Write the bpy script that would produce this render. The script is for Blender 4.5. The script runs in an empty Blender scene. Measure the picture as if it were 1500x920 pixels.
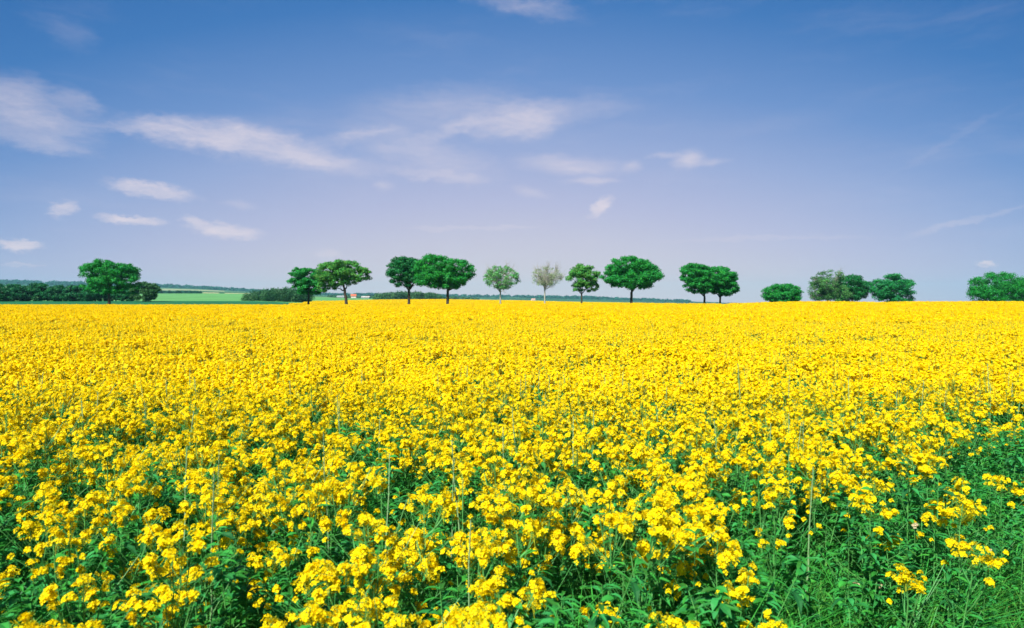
import bpy, math, random
import numpy as np
from mathutils import Vector
R = math.radians
rng = np.random.default_rng(11)
random.seed(11)
S = bpy.context.scene
C = S.collection

# ------------------------------------------------------------------ camera, sky, sun
EYE = 2.2; F = 995.0; HZ = 438.0            # eye height (m); focal length and horizon row of the 1500 px wide photograph
cd = bpy.data.cameras.new('camera'); cam = bpy.data.objects.new('camera', cd); C.objects.link(cam)
cd.sensor_width = 36; cd.lens = 36 * F / 1500
cam.location = (0, 0, EYE); cam.rotation_euler = (R(90) - math.atan((460 - HZ) / F), 0, 0)
cd.clip_start = .05; cd.clip_end = 20000
cd.dof.use_dof = True; cd.dof.focus_distance = 9.0; cd.dof.aperture_fstop = 3.6
S.camera = cam
S.view_settings.view_transform = 'Standard'; S.view_settings.look = 'None'
S.view_settings.exposure = 0.75; S.view_settings.gamma = 1.0; S.view_settings.use_curve_mapping = False
cy = S.cycles
cy.max_bounces = 7; cy.diffuse_bounces = 4; cy.glossy_bounces = 2; cy.transmission_bounces = 4; cy.volume_bounces = 0
cy.transparent_max_bounces = 4; cy.use_denoising = True; cy.sample_clamp_indirect = 8
try:
    cy.denoiser = 'OPENIMAGEDENOISE'; cy.denoising_input_passes = 'RGB_ALBEDO_NORMAL'; cy.denoising_prefilter = 'ACCURATE'
except Exception: pass

SUN = Vector((-.36, -.58, .73)).normalized()
sd = bpy.data.lights.new('sun', 'SUN'); sun = bpy.data.objects.new('sun', sd); C.objects.link(sun)
sd.energy = 5.0; sd.angle = R(.5); sd.color = (1, .95, .86)
sun.rotation_euler = SUN.to_track_quat('Z', 'Y').to_euler()

def lin(c):
    return tuple(((v / 255) / 12.92 if v / 255 <= .04045 else ((v / 255 + .055) / 1.055) ** 2.4) for v in c) + (1,)

W = bpy.data.worlds.new('World'); S.world = W; W.use_nodes = True
nt = W.node_tree; nt.nodes.clear(); L = nt.links.new
def N(t, **k):
    n = nt.nodes.new(t)
    for a, b in k.items(): setattr(n, a, b)
    return n
def M(op, a, b=None, c=None):
    n = N('ShaderNodeMath', operation=op)
    for i, v in enumerate((a, b, c)):
        if v is None: continue
        if isinstance(v, (int, float)): n.inputs[i].default_value = v
        else: L(v, n.inputs[i])
    return n.outputs[0]
tc = N('ShaderNodeTexCoord'); sx = N('ShaderNodeSeparateXYZ'); L(tc.outputs['Generated'], sx.inputs[0])
az = M('ARCTAN2', sx.outputs[0], sx.outputs[1]); el = M('ARCSINE', sx.outputs[2])
eff = M('ADD', el, M('MULTIPLY', M('MINIMUM', M('MULTIPLY', az, az), .8), .36))
rp = N('ShaderNodeValToRGB'); L(M('DIVIDE', M('MAXIMUM', eff, 0.0), R(60)), rp.inputs[0])
stops = [(0, (220, 211, 222)), (2.5, (211, 204, 219)), (5, (201, 197, 219)), (8, (185, 187, 220)), (13, (152, 170, 215)), (17.7, (110, 147, 205)),
         (23.7, (62, 120, 188)), (30, (36, 102, 173)), (40, (30, 88, 160)), (60, (26, 70, 140))]
e = rp.color_ramp.elements
while len(e) < len(stops): e.new(.5)
for q, (d, c) in zip(e, stops): q.position = d / 60
for q, (d, c) in zip(e, stops): q.color = lin(c)
sky = N('ShaderNodeTexSky', sky_type='NISHITA'); sky.sun_disc = False
sky.sun_elevation = math.asin(SUN.z); sky.sun_rotation = math.atan2(SUN.x, SUN.y) % (2 * math.pi)
sky.altitude = 200; sky.air_density = 1.0; sky.dust_density = .6; sky.ozone_density = 2
nsk = N('ShaderNodeVectorMath', operation='SCALE'); L(sky.outputs[0], nsk.inputs[0]); nsk.inputs['Scale'].default_value = .10
skm = N('ShaderNodeMix', data_type='RGBA'); skm.inputs[0].default_value = .90
L(nsk.outputs[0], skm.inputs[6]); L(rp.outputs[0], skm.inputs[7])
# clouds: banks laid out by azimuth and elevation of the sky, frayed by noise
cv = N('ShaderNodeCombineXYZ'); L(az, cv.inputs[0]); L(el, cv.inputs[1])
def noise(scale, sxy, detail, rough, vec, rot=0):
    mp = N('ShaderNodeMapping'); mp.inputs['Scale'].default_value = (sxy[0], sxy[1], 1); mp.inputs['Rotation'].default_value = (0, 0, rot); L(vec, mp.inputs[0])
    n = N('ShaderNodeTexNoise'); n.inputs['Scale'].default_value = scale; n.inputs['Detail'].default_value = detail; n.inputs['Roughness'].default_value = rough
    L(mp.outputs[0], n.inputs['Vector']); return n
nw = noise(9, (1, 2.6), 6, .6, cv.outputs[0], .1)
wv = N('ShaderNodeVectorMath', operation='SUBTRACT'); L(nw.outputs['Color'], wv.inputs[0]); wv.inputs[1].default_value = (.5, .5, .5)
wm = N('ShaderNodeVectorMath', operation='MULTIPLY'); L(wv.outputs[0], wm.inputs[0]); wm.inputs[1].default_value = (.085, .036, 0)
wp = N('ShaderNodeVectorMath', operation='ADD'); L(cv.outputs[0], wp.inputs[0]); L(wm.outputs[0], wp.inputs[1])
nw2 = noise(48, (1, 2.2), 7, .68, cv.outputs[0])
w2 = N('ShaderNodeVectorMath', operation='SUBTRACT'); L(nw2.outputs['Color'], w2.inputs[0]); w2.inputs[1].default_value = (.5, .5, .5)
w3 = N('ShaderNodeVectorMath', operation='MULTIPLY'); L(w2.outputs[0], w3.inputs[0]); w3.inputs[1].default_value = (.042, .020, 0)
wq = N('ShaderNodeVectorMath', operation='ADD'); L(wm.outputs[0], wq.inputs[0]); L(w3.outputs[0], wq.inputs[1])
def sky_dir(px, py):
    v = Vector(((px - 750) / F, 1, -(py - 460) / F)); v.rotate(__import__('mathutils').Euler((-math.atan((460 - HZ) / F), 0, 0))); v.normalize()
    return math.atan2(v.x, v.y), math.asin(v.z)
clouds = [(30, 160, 105, 36, 14, .62, 1), (50, 205, 75, 13, 5, .42, 1), (112, 150, 34, 14, 28, .25, 1), (165, 188, 60, 8, 0, .28, 1),
 (275, 195, 92, 18, 4, .80, 1), (370, 208, 95, 22, 7, .66, 1), (460, 232, 95, 17, 9, .60, 1), (525, 200, 60, 8, -14, .34, 1),
 (620, 225, 100, 26, 12, .42, 1), (645, 255, 80, 7, 5, .42, 1), (755, 176, 66, 26, -6, .80, 1), (650, 162, 120, 30, -6, .33, 1), (845, 163, 75, 16, -2, .33, 1),
 (665, 190, 75, 8, -14, .36, 1), (835, 243, 72, 14, 4, .62, .6), (868, 266, 40, 6, 0, .50, .6), (780, 283, 25, 7, 12, .35, .5), (1008, 233, 23, 14, -8, .75, .5),
 (1045, 237, 25, 5, 0, .4, .6), (972, 228, 26, 4, 0, .35, .6), (926, 243, 15, 8, 0, .42, .5), (880, 303, 22, 11, -35, .85, .25), (225, 278, 70, 13, 6, .9, .3),
 (92, 306, 21, 14, -10, .7, .35), (195, 321, 52, 8, 3, .9, .25), (285, 324, 22, 8, 10, .6, .4), (332, 339, 54, 12, 3, .95, .25), (28, 358, 38, 9, 4, .85, .35),
 (35, 388, 34, 4, 0, .4, .3), (350, 300, 26, 6, 5, .25, .5), (563, 272, 16, 6, 0, .42, .5), (480, 372, 20, 8, 0, .45, .3), (100, 50, 42, 17, 15, .13, 1), (770, 8, 75, 14, 6, .34, 1),
 (1446, 386, 18, 6, 0, .85, .2), (1412, 325, 105, 5, -13, .26, .15), (1395, 205, 110, 6, -28, .07, .3), (690, 334, 110, 4, 0, .32, .4), (1120, 350, 160, 4, 1, .25, .4),
 (1130, 180, 120, 14, -4, .05, 1)]
tot = None
for (px, py, rx, ry, an, al, wa) in clouds:
    a0, e0 = sky_dir(px, py)
    sc = N('ShaderNodeVectorMath', operation='SCALE'); L(wq.outputs[0], sc.inputs[0]); sc.inputs['Scale'].default_value = wa
    if wa < .5:                               # small cumulus: curdled edges rather than streaks
        L(wm.outputs[0], sc.inputs[0]); s2 = N('ShaderNodeVectorMath', operation='ADD'); L(sc.outputs[0], s2.inputs[0]); L(w3.outputs[0], s2.inputs[1]); sc = s2
    ad = N('ShaderNodeVectorMath', operation='ADD'); L(cv.outputs[0], ad.inputs[0]); L(sc.outputs[0], ad.inputs[1])
    mp = N('ShaderNodeMapping', vector_type='TEXTURE'); L(ad.outputs[0], mp.inputs[0])
    mp.inputs['Location'].default_value = (a0, e0, 0); mp.inputs['Rotation'].default_value = (0, 0, -R(an))
    k = math.cos(a0) ** 2
    mp.inputs['Scale'].default_value = (rx / F * max(k, .65), ry / F * math.sqrt(max(k, .65)), 1)
    ln = N('ShaderNodeVectorMath', operation='LENGTH'); L(mp.outputs[0], ln.inputs[0])
    mr = N('ShaderNodeMapRange', interpolation_type='SMOOTHSTEP'); L(ln.outputs['Value'], mr.inputs[0])
    mr.inputs[1].default_value = .05 if wa >= .5 else .3; mr.inputs[2].default_value = 1.5 if wa >= .5 else 1.25; mr.inputs[3].default_value = al; mr.inputs[4].default_value = 0
    tot = mr.outputs[0] if tot is None else M('ADD', tot, M('MULTIPLY', mr.outputs[0], M('SUBTRACT', 1.0, tot)))
nf = noise(14, (1, 4.0), 9, .66, wp.outputs[0], -.12)
ft = N('ShaderNodeMapRange'); L(nf.outputs['Fac'], ft.inputs[0]); ft.inputs[1].default_value = .3; ft.inputs[2].default_value = .66; ft.inputs[3].default_value = .45; ft.inputs[4].default_value = 1.0
nv = noise(3.2, (1, 5), 8, .62, wp.outputs[0], .15)
veil = N('ShaderNodeMapRange', interpolation_type='SMOOTHSTEP'); L(nv.outputs['Fac'], veil.inputs[0]); veil.inputs[1].default_value = .48; veil.inputs[2].default_value = .8; veil.inputs[4].default_value = .10
cf = M('MINIMUM', M('ADD', M('MULTIPLY', tot, ft.outputs[0]), veil.outputs[0]), .92)
cm = N('ShaderNodeMix', data_type='RGBA'); L(cf, cm.inputs[0]); L(skm.outputs[2], cm.inputs[6]); cm.inputs[7].default_value = lin((226, 216, 226))
bg = N('ShaderNodeBackground'); L(cm.outputs[2], bg.inputs[0]); bg.inputs[1].default_value = .60
wo = N('ShaderNodeOutputWorld'); L(bg.outputs[0], wo.inputs[0])

# ------------------------------------------------------------------ materials
def leafy(name, col, var=.25, trans=.35, rough=.55, spec=.25, hue=.02, big=None):
    m = bpy.data.materials.new(name); m.use_nodes = True; t = m.node_tree; t.nodes.clear()
    n = t.nodes.new; l = t.links.new
    g = n('ShaderNodeNewGeometry'); hsv = n('ShaderNodeHueSaturation'); hsv.inputs['Color'].default_value = (*col, 1)
    mr = n('ShaderNodeMapRange'); l(g.outputs['Random Per Island'], mr.inputs[0]); mr.inputs[3].default_value = 1 - var; mr.inputs[4].default_value = 1 + var
    l(mr.outputs[0], hsv.inputs['Value'])
    wn = n('ShaderNodeTexWhiteNoise'); wn.noise_dimensions = '1D'; l(g.outputs['Random Per Island'], wn.inputs['W'])
    m2 = n('ShaderNodeMapRange'); l(wn.outputs['Value'], m2.inputs[0]); m2.inputs[3].default_value = .5 - hue; m2.inputs[4].default_value = .5 + hue; l(m2.outputs[0], hsv.inputs['Hue'])
    p = n('ShaderNodeBsdfPrincipled'); p.inputs['Roughness'].default_value = rough; p.inputs['Specular IOR Level'].default_value = spec
    tr = n('ShaderNodeBsdfTranslucent'); mx = n('ShaderNodeMixShader'); mx.inputs[0].default_value = trans
    src = hsv.outputs[0]
    if big:                                   # patches of another colour at the size of clumps
        tcn = n('ShaderNodeTexCoord'); no = n('ShaderNodeTexNoise'); l(tcn.outputs['Object'], no.inputs['Vector']); no.inputs['Scale'].default_value = big[1]; no.inputs['Detail'].default_value = 3
        rm = n('ShaderNodeMapRange'); l(no.outputs['Fac'], rm.inputs[0]); rm.inputs[1].default_value = .4; rm.inputs[2].default_value = .65
        mc = n('ShaderNodeMix'); mc.data_type = 'RGBA'; l(rm.outputs[0], mc.inputs[0]); l(src, mc.inputs[6]); mc.inputs[7].default_value = (*big[0], 1); src = mc.outputs[2]
    l(src, p.inputs['Base Color']); l(src, tr.inputs['Color'])
    l(p.outputs[0], mx.inputs[1]); l(tr.outputs[0], mx.inputs[2])
    o = n('ShaderNodeOutputMaterial'); l(mx.outputs[0], o.inputs[0]); return m
def plain(name, col, col2=None, scale=3, rough=.85, bump=0):
    m = bpy.data.materials.new(name); m.use_nodes = True; t = m.node_tree; p = t.nodes['Principled BSDF']
    n = t.nodes.new; l = t.links.new; p.inputs['Roughness'].default_value = rough; p.inputs['Specular IOR Level'].default_value = .2
    tcn = n('ShaderNodeTexCoord'); no = n('ShaderNodeTexNoise'); l(tcn.outputs['Object'], no.inputs['Vector']); no.inputs['Scale'].default_value = scale; no.inputs['Detail'].default_value = 8
    mc = n('ShaderNodeMix'); mc.data_type = 'RGBA'; l(no.outputs['Fac'], mc.inputs[0]); mc.inputs[6].default_value = (*col, 1); mc.inputs[7].default_value = (*(col2 or col), 1)
    l(mc.outputs[2], p.inputs['Base Color'])
    if bump:
        b = n('ShaderNodeBump'); b.inputs['Distance'].default_value = bump; l(no.outputs['Fac'], b.inputs['Height']); l(b.outputs[0], p.inputs['Normal'])
    return m
MP = leafy('petal_yellow', (.95, .765, .004), .09, .42, .6, .12, .006)
MB_ = leafy('bud_green', (.33, .40, .02), .2, .2)
MS = leafy('stem_green', (.085, .33, .08), .22, .15, .5, .3, .012)
MST = leafy('stalk_pale', (.24, .42, .20), .2, .1, .5, .3, .01)
ML = leafy('leaf_green', (.036, .28, .046), .55, .38, .5, .3, .02)
MG = leafy('grass_green', (.12, .35, .05), .5, .4, .5, .25, .03)
MWD = leafy('weed_green', (.055, .33, .045), .5, .42, .5, .25, .025)
MCR = leafy('cream_flower', (.60, .52, .32), .2, .3)
BARK = plain('bark', (.045, .035, .025), (.09, .07, .05), 6, .9, .05)
BARKG = plain('bark_grey', (.29, .30, .25), (.42, .43, .36), 6, .9, .03)

# ------------------------------------------------------------------ mesh helpers
class MBuf:
    def __init__(s): s.v = []; s.f4 = []; s.f3 = []; s.m4 = []; s.m3 = []; s.n = 0
    def quads(s, P, mat=0):                     # P (n,4,3)
        P = np.asarray(P, float); k = len(P)
        if not k: return
        s.v.append(P.reshape(-1, 3)); s.f4.append(np.arange(k * 4).reshape(k, 4) + s.n); s.m4.append(np.full(k, mat)); s.n += 4 * k
    def grid(s, V, Q, mat=0):
        s.v.append(np.asarray(V, float)); s.f4.append(np.asarray(Q, int) + s.n); s.m4.append(np.full(len(Q), mat)); s.n += len(V)
    def tube(s, pts, rad, sides=5, mat=0):
        pts = np.asarray(pts, float); k = len(pts); rad = np.broadcast_to(rad, k)
        d = np.gradient(pts, axis=0); d /= np.linalg.norm(d, axis=1)[:, None] + 1e-9
        up = np.where(np.abs(d[:, 2:3]) > .9, [[1., 0, 0]], [[0, 0, 1.]])
        a = np.cross(d, up); a /= np.linalg.norm(a, axis=1)[:, None]; b = np.cross(d, a)
        th = np.arange(sides) * 2 * math.pi / sides
        V = (pts[:, None] + rad[:, None, None] * (np.cos(th)[None, :, None] * a[:, None] + np.sin(th)[None, :, None] * b[:, None])).reshape(-1, 3)
        i = np.arange(k - 1)[:, None] * sides; j = np.arange(sides)[None]; jn = (j + 1) % sides
        s.grid(V, np.stack([i + j, i + jn, i + sides + jn, i + sides + j], -1).reshape(-1, 4), mat)
    def add(s, o, rz=0, sc=1, off=(0, 0, 0)):
        V = np.concatenate(o.v) * sc; c, q = math.cos(rz), math.sin(rz)
        V = np.stack([V[:, 0] * c - V[:, 1] * q, V[:, 0] * q + V[:, 1] * c, V[:, 2]], 1) + np.asarray(off)
        s.v.append(V); s.f4.append(np.concatenate(o.f4) + s.n); s.m4.append(np.concatenate(o.m4)); s.n += len(V)
    def mesh(s, name, mats, smooth=False):
        V = np.concatenate(s.v); Q = np.concatenate(s.f4); m = bpy.data.meshes.new(name)
        m.vertices.add(len(V)); m.vertices.foreach_set('co', V.ravel())
        m.loops.add(Q.size); m.loops.foreach_set('vertex_index', Q.ravel())
        m.polygons.add(len(Q)); m.polygons.foreach_set('loop_start', np.arange(len(Q)) * 4)
        try: m.polygons.foreach_set('loop_total', np.full(len(Q), 4))
        except Exception: pass
        for x in mats: m.materials.append(x)
        m.polygons.foreach_set('material_index', np.concatenate(s.m4).astype(np.int32))
        m.polygons.foreach_set('use_smooth', np.full(len(Q), smooth))
        m.update(calc_edges=True); return m
def link(name, me, parent=None):
    o = bpy.data.objects.new(name, me); C.objects.link(o); o.parent = parent; return o
def tag(o, label=None, cat=None, group=None, kind=None):
    for k, v in (('label', label), ('category', cat), ('group', group), ('kind', kind)):
        if v: o[k] = v
    return o
def unit(v): return v / (np.linalg.norm(v, axis=-1, keepdims=True) + 1e-9)
def frames(nrm):
    r = unit(rng.normal(size=nrm.shape)); a = unit(np.cross(nrm, r)); return a, np.cross(nrm, a)
def leaf_quads(c, nrm, size, asp=.6):           # diamond leaves centred at c
    a, b = frames(nrm); size = np.broadcast_to(size, len(c))[:, None]
    fold = nrm * size * .18
    return np.stack([c - a * size, c - b * size * asp + fold, c + a * size, c + b * size * asp + fold], 1)

# ------------------------------------------------------------------ the lie of the land
PX = [-400, 0, 120, 235, 300, 375, 430, 500, 560, 650, 760, 850, 930, 1000, 1100, 1250, 1500, 1900]
def flat(z, Y): return [HZ + (EYE - z) / Y * F] * len(PX)
def zrow(zs, Y): return [HZ + (EYE - z) / Y * F for z in zs]
rows = {
 125: zrow([0] * 10 + [.02, .08, .1, .1, .12, .1, .1, .1], 125),
 150: zrow([.1] * 6 + [0, -.1, -.1, -.1, -.1, -.1, -.2, -.5, -1.5, -1.8, -1.8, -1.8], 150),
 180: zrow([.6, .6, .6, .6, .6, .6, 0, -.1, .1, .1, -.1, -.3, -.5, -1.0, -2.2, -2.8, -2.8, -2.8], 180),
 220: [441.3, 441.3, 441.3, 441.3, 441.5, 442, 445.5, 447, 447, 446.5, 446, 448, 449, 451, 458, 460, 460, 460],
 300: [441, 441, 441, 441, 441, 441.2, 443.5, 444, 443.5, 443, 444, 447, 448.5, 450, 457, 459, 459, 459],
 400: [439, 439, 439, 439, 439, 439, 440.5, 442.2, 441.7, 441.1, 443.4, 446.2, 447.6, 449, 456, 457, 457, 457],
 520: [436, 436, 436, 436, 436, 436, 437, 439, 442.5, 442.5, 444.5, 447, 449, 450, 456, 457, 457, 457],
 900: [430, 430, 430, 430, 430, 430.6, 433.5, 436.6, 438, 439, 441.5, 443.5, 445, 446.5, 452, 454, 454, 454],
 1500: [427.5, 427.5, 427.5, 427.8, 428.5, 430, 432.8, 436, 437, 438, 440.5, 442.5, 444, 446, 450, 452, 452, 452],
 2200: [422, 422.5, 423, 424.5, 426, 429, 431.8, 434.6, 436, 437, 439, 441, 442.5, 445, 448, 450, 450, 450],
 3500: [412, 412.5, 415.5, 419, 422, 427, 430, 432, 432.6, 433.6, 434.8, 436, 439, 441.4, 445, 447, 447, 447],
 4100: [446] * len(PX), 4600: [448] * len(PX)}
RY = np.array(sorted(rows)); RT = np.array([rows[y] for y in RY]); LY = np.log(RY)
def vnoise(x, y, s, seed):                      # cheap smooth value noise
    x = np.asarray(x) / s; y = np.asarray(y) / s; xi = np.floor(x); yi = np.floor(y); fx = x - xi; fy = y - yi
    h = lambda a, b: np.modf(np.abs(np.sin(a * 127.1 + b * 311.7 + seed * 17.3) * 43758.5453))[0]
    fx = fx * fx * (3 - 2 * fx); fy = fy * fy * (3 - 2 * fy)
    return (h(xi, yi) * (1 - fx) + h(xi + 1, yi) * fx) * (1 - fy) + (h(xi, yi + 1) * (1 - fx) + h(xi + 1, yi + 1) * fx) * fy
def bump_near(px, Y):
    # the field swells gently before its far end, more so on the right
    w = np.exp(-((Y - 112) / 26.) ** 2)
    return w * np.interp(px, [-400, 700, 900, 1020, 1060, 1100, 1180, 1250, 1290, 1340, 1500, 1900], [0, .05, .22, .18, .05, .3, .55, .5, .38, .55, .55, .5])
def ground(x, y):
    x, y = np.broadcast_arrays(np.asarray(x, float), np.asarray(y, float)); Y = np.maximum(y, 1.0)
    px = np.clip(750 + F * x / np.maximum(Y, 20), -400, 1900)
    ly = np.log(np.clip(Y, RY[0], RY[-1])); k = np.clip(np.searchsorted(LY, ly, side='right') - 1, 0, len(RY) - 2)
    t = (ly - LY[k]) / (LY[k + 1] - LY[k])
    cols = np.stack([np.interp(px, PX, r) for r in RT])
    idx = np.indices(px.shape)
    a = cols[(k, *idx)]; b = cols[(k + 1, *idx)]
    Yc = np.clip(Y, RY[0], RY[-1])
    far = EYE - (a * (1 - t) + b * t - HZ) / F * Yc
    z0 = far * np.clip((Y - 90) / 35., 0, 1)
    return np.where(Y < 260, z0 + bump_near(px, Y), z0)
def G(x, y): return float(ground(np.array([x]), np.array([y]))[0])
def at(px, Y): return (px - 750) / F * Y        # world X of a column at distance Y
def far_edge(px): return np.interp(px, [-400, 0, 435, 470, 1000, 1500, 1900], [128, 128, 129, 131, 131, 134, 134])

# terrain sheet, denser near the camera and inside the view
ys = np.concatenate([np.linspace(-40, 0, 12)[:-1], np.linspace(0, 20, 60)[:-1], np.geomspace(20, 4600, 560)])
ss = np.concatenate([np.linspace(-2.4, -.85, 50)[:-1], np.linspace(-.85, .85, 640), np.linspace(.85, 2.4, 50)[1:]])
YY, SS = np.meshgrid(ys, ss, indexing='ij'); XX = SS * (np.maximum(YY, 0) + 30 * np.exp(-np.maximum(YY, 0) / 60.))
ZZ = ground(XX, YY)
PXX = 750 + F * XX / np.maximum(YY, 20)
rough = (vnoise(XX, YY, 60, 1) - .5) * 5 + (vnoise(XX, YY, 22, 2) - .5) * 5
ZZ = ZZ + np.where(YY > 3100, rough * np.clip((YY - 3100) / 200, 0, 1), 0)
ZZ = ZZ + np.where(YY < 20, (vnoise(XX, YY, .5, 3) - .5) * .04, 0)
nr, ncn = YY.shape
i = np.arange(nr - 1)[:, None] * ncn; j = np.arange(ncn - 1)[None]
tb = MBuf(); tb.grid(np.stack([XX, YY, ZZ], -1).reshape(-1, 3), np.stack([i + j, i + j + 1, i + ncn + j + 1, i + ncn + j], -1).reshape(-1, 4))
col = np.zeros((nr, ncn, 3)); col[:] = (.035, .05, .02)
def paint(mask, c): col[mask] = c
n1 = vnoise(XX, YY, 130, 5); n2 = vnoise(XX, YY, 15, 6)
paint((YY < 130) & (XX > np.interp(YY, [-50, 0, 1.6, 2.3, 3.2, 4.2, 5.2, 7, 12, 200], [-2, -.2, .30, .95, 1.95, 3.0, 4.1, 6.2, 12.5, 230]) - .2), (.05, .17, .035))
paint(YY > far_edge(PXX), (.02, .10, .03))
leftb = np.interp(YY, [128, 160, 400, 520], [425, 432, 556, 600])           # edge between the green crop and the far rapeseed
paint((YY > 133) & (YY < 300) & (PXX < leftb), (.008, .125, .045))
paint((YY >= 300) & (YY < 920) & (PXX < np.maximum(leftb, 545)), (.10, .30, .085))
paint((YY > 300) & (PXX >= 545), (.05, .16, .06))
v = vnoise(XX, YY * 1.0, 260, 9)
m = (YY >= 920) & (YY < 2600)
paint(m, (.05, .17, .055)); paint(m & (v > .55), (.20, .26, .12)); paint(m & (v > .72), (.12, .28, .08)); paint(m & (v < .32), (.02, .09, .03))
paint((YY > 1080) & (YY < 1500) & (PXX > 298) & (PXX < 432), (.50, .48, .22))
paint((YY > 950) & (YY < 1950) & (PXX > 322) & (PXX < 328), (.03, .1, .03))
paint((YY > 2200) & (YY < 2500) & (PXX > 240) & (PXX < 330), (.30, .34, .16))
paint(YY >= 2600, (.012, .07, .028))
paint((YY >= 2600) & (vnoise(XX, YY, 330, 14) > .72), (.06, .16, .06))
col *= (.85 + .3 * n2)[..., None]
tm = tb.mesh('terrain', [], True)
ca = tm.color_attributes.new('land', 'FLOAT_COLOR', 'POINT')
ca.data.foreach_set('color', np.concatenate([col.reshape(-1, 3), np.ones((nr * ncn, 1))], 1).ravel())
mt = plain('land_cover', (.1, .1, .1), None, 2.5, .95, .02); t = mt.node_tree
at_ = t.nodes.new('ShaderNodeAttribute'); at_.attribute_name = 'land'
mx = [n for n in t.nodes if n.type == 'MIX'][0]; mx.blend_type = 'MULTIPLY'; mx.inputs[0].default_value = 1
for l_ in list(mx.inputs[0].links): t.links.remove(l_)
no = [n for n in t.nodes if n.type == 'TEX_NOISE'][0]
mr = t.nodes.new('ShaderNodeMapRange'); t.links.new(no.outputs['Fac'], mr.inputs[0]); mr.inputs[3].default_value = .6; mr.inputs[4].default_value = 1.4
t.links.new(at_.outputs['Color'], mx.inputs[6]); t.links.new(mr.outputs[0], mx.inputs[7])
tm.materials.append(mt)
tag(link('ground', tm), kind='structure')

# ------------------------------------------------------------------ rapeseed: racemes
def raceme(r, n, k, petal=.0105, buds=True):
    """corymb of four-petalled flowers; k = petals detail"""
    b = MBuf()
    # a few lopsided side umbels around a leaning axis, never a clean dome
    m_ = max(1, round(n / 7)); sc_ = np.concatenate([rng.normal(0, r * .50, (m_, 2)), rng.normal(0, r * .34, (m_, 1)) - r * .1], 1); sc_[0] *= .3
    sc_[:, 2] -= (sc_[:, :2] ** 2).sum(1) / r * .35
    who = rng.integers(0, m_, n); sr = r * (.32 + .25 * rng.random(m_))[who]
    th = rng.random(n) * 6.2832; u = rng.random(n) ** .6; rad = sr * u
    c = sc_[who] + np.stack([rad * np.cos(th), rad * np.sin(th), (1 - u ** 1.6) * sr * .7 - (rng.random(n) < .25) * r * .5 * rng.random(n)], 1); hz = c[:, 2]
    nr_ = unit(np.stack([np.cos(th) * (.2 + u * .8), np.sin(th) * (.2 + u * .8), np.full(n, 1.0)], 1) + c / r * [.4, .4, 0] + rng.normal(0, .25, (n, 3)))
    a, d = frames(nr_); P = []
    for q in range(4 if k else 2):
        if k:
            an = q * math.pi / 2; dr = a * math.cos(an) + d * math.sin(an); sd_ = np.cross(nr_, dr); s_ = petal * (.85 + .3 * rng.random((n, 1)))
            p0 = c + dr * s_ * .1; p1 = c + dr * s_ * .75 + sd_ * s_ * .55 + nr_ * s_ * .22; p2 = c + dr * s_ * 1.25 + nr_ * s_ * .05; p3 = c + dr * s_ * .75 - sd_ * s_ * .55 + nr_ * s_ * .22
            P.append(np.stack([p0, p1, p2, p3], 1))
        else:
            s_ = petal * 1.15; dr = a if q else d; sd_ = d if q else a
            P.append(np.stack([c - dr * s_ * 1.1 - sd_ * s_ * .45, c - dr * s_ * 1.1 + sd_ * s_ * .45, c + dr * s_ * 1.1 + sd_ * s_ * .45 + nr_ * .002, c + dr * s_ * 1.1 - sd_ * s_ * .45], 1))
    b.quads(np.concatenate(P), 0)
    if k:
        # pedicels
        base = np.zeros((n, 3)); base[:, 2] = hz - r * .7 - u * r * .3; w = np.cross(unit(c - base), [0, 0, 1.]) * .0009
        b.quads(np.stack([base - w, base + w, c + w, c - w], 1), 1)
    if buds:
        m_ = 7 if k else 2; th = rng.random(m_) * 6.28; rr = r * .3 * rng.random(m_)
        cc = np.stack([rr * np.cos(th), rr * np.sin(th), r * .42 + rng.normal(0, .004, m_)], 1)
        b.quads(leaf_quads(cc, unit(rng.normal(size=(m_, 3))), .004 if k else .008, .8), 1)
        if k: b.quads(leaf_quads(cc, unit(rng.normal(size=(m_, 3))), .004, .8), 1)
    return b
def bent(p, q, n=5, sag=.0):
    p = np.asarray(p, float); q = np.asarray(q, float); t = np.linspace(0, 1, n)[:, None]
    mid = (p + q) / 2 + [0, 0, -sag]; return (1 - t) ** 2 * p + 2 * t * (1 - t) * mid + t * t * q
def broad_leaf(b, p, dirv, length, width, mat, droop=.3):
    dirv = np.asarray(dirv, float); side = np.cross(dirv, [0, 0, 1.]); side /= np.linalg.norm(side) + 1e-9
    t = np.array([0, .3, .65, 1.0]); w = np.array([.25, .9, 1.0, .06]) * width
    c = np.asarray(p) + dirv * (t * length)[:, None]; c[:, 2] -= droop * length * t ** 2
    wav = rng.normal(0, .12, 4) * width
    A = c + side * w[:, None] + np.array([0, 0, 1.]) * (w * .35 + wav)[:, None]; B = c - side * w[:, None] + np.array([0, 0, 1.]) * (w * .35 - wav)[:, None]
    V = np.concatenate([A, c, B]); Q = []
    for i_ in range(3): Q += [[i_, i_ + 1, 5 + i_, 4 + i_], [4 + i_, 5 + i_, 9 + i_, 8 + i_]]
    b.grid(V, Q, mat)
def pods(b, p, dirv, n, mat, length=.045):
    # young pods standing out from the stem under the flowers
    for q in range(n):
        o = np.asarray(p) - np.asarray(dirv) * (.012 * q + .02); th = rng.random() * 6.28
        d = unit(np.array([math.cos(th), math.sin(th), .9])); w = np.array([-math.sin(th), math.cos(th), 0]) * .0016
        e_ = o + d * length * (.6 + .6 * rng.random()); k_ = np.array([0, 0, .0022])
        b.quads([[o - w, o + w, e_ + w * .5, e_ - w * .5], [o - k_, o + k_, e_ + k_ * .4, e_ - k_ * .4]], mat)
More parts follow.
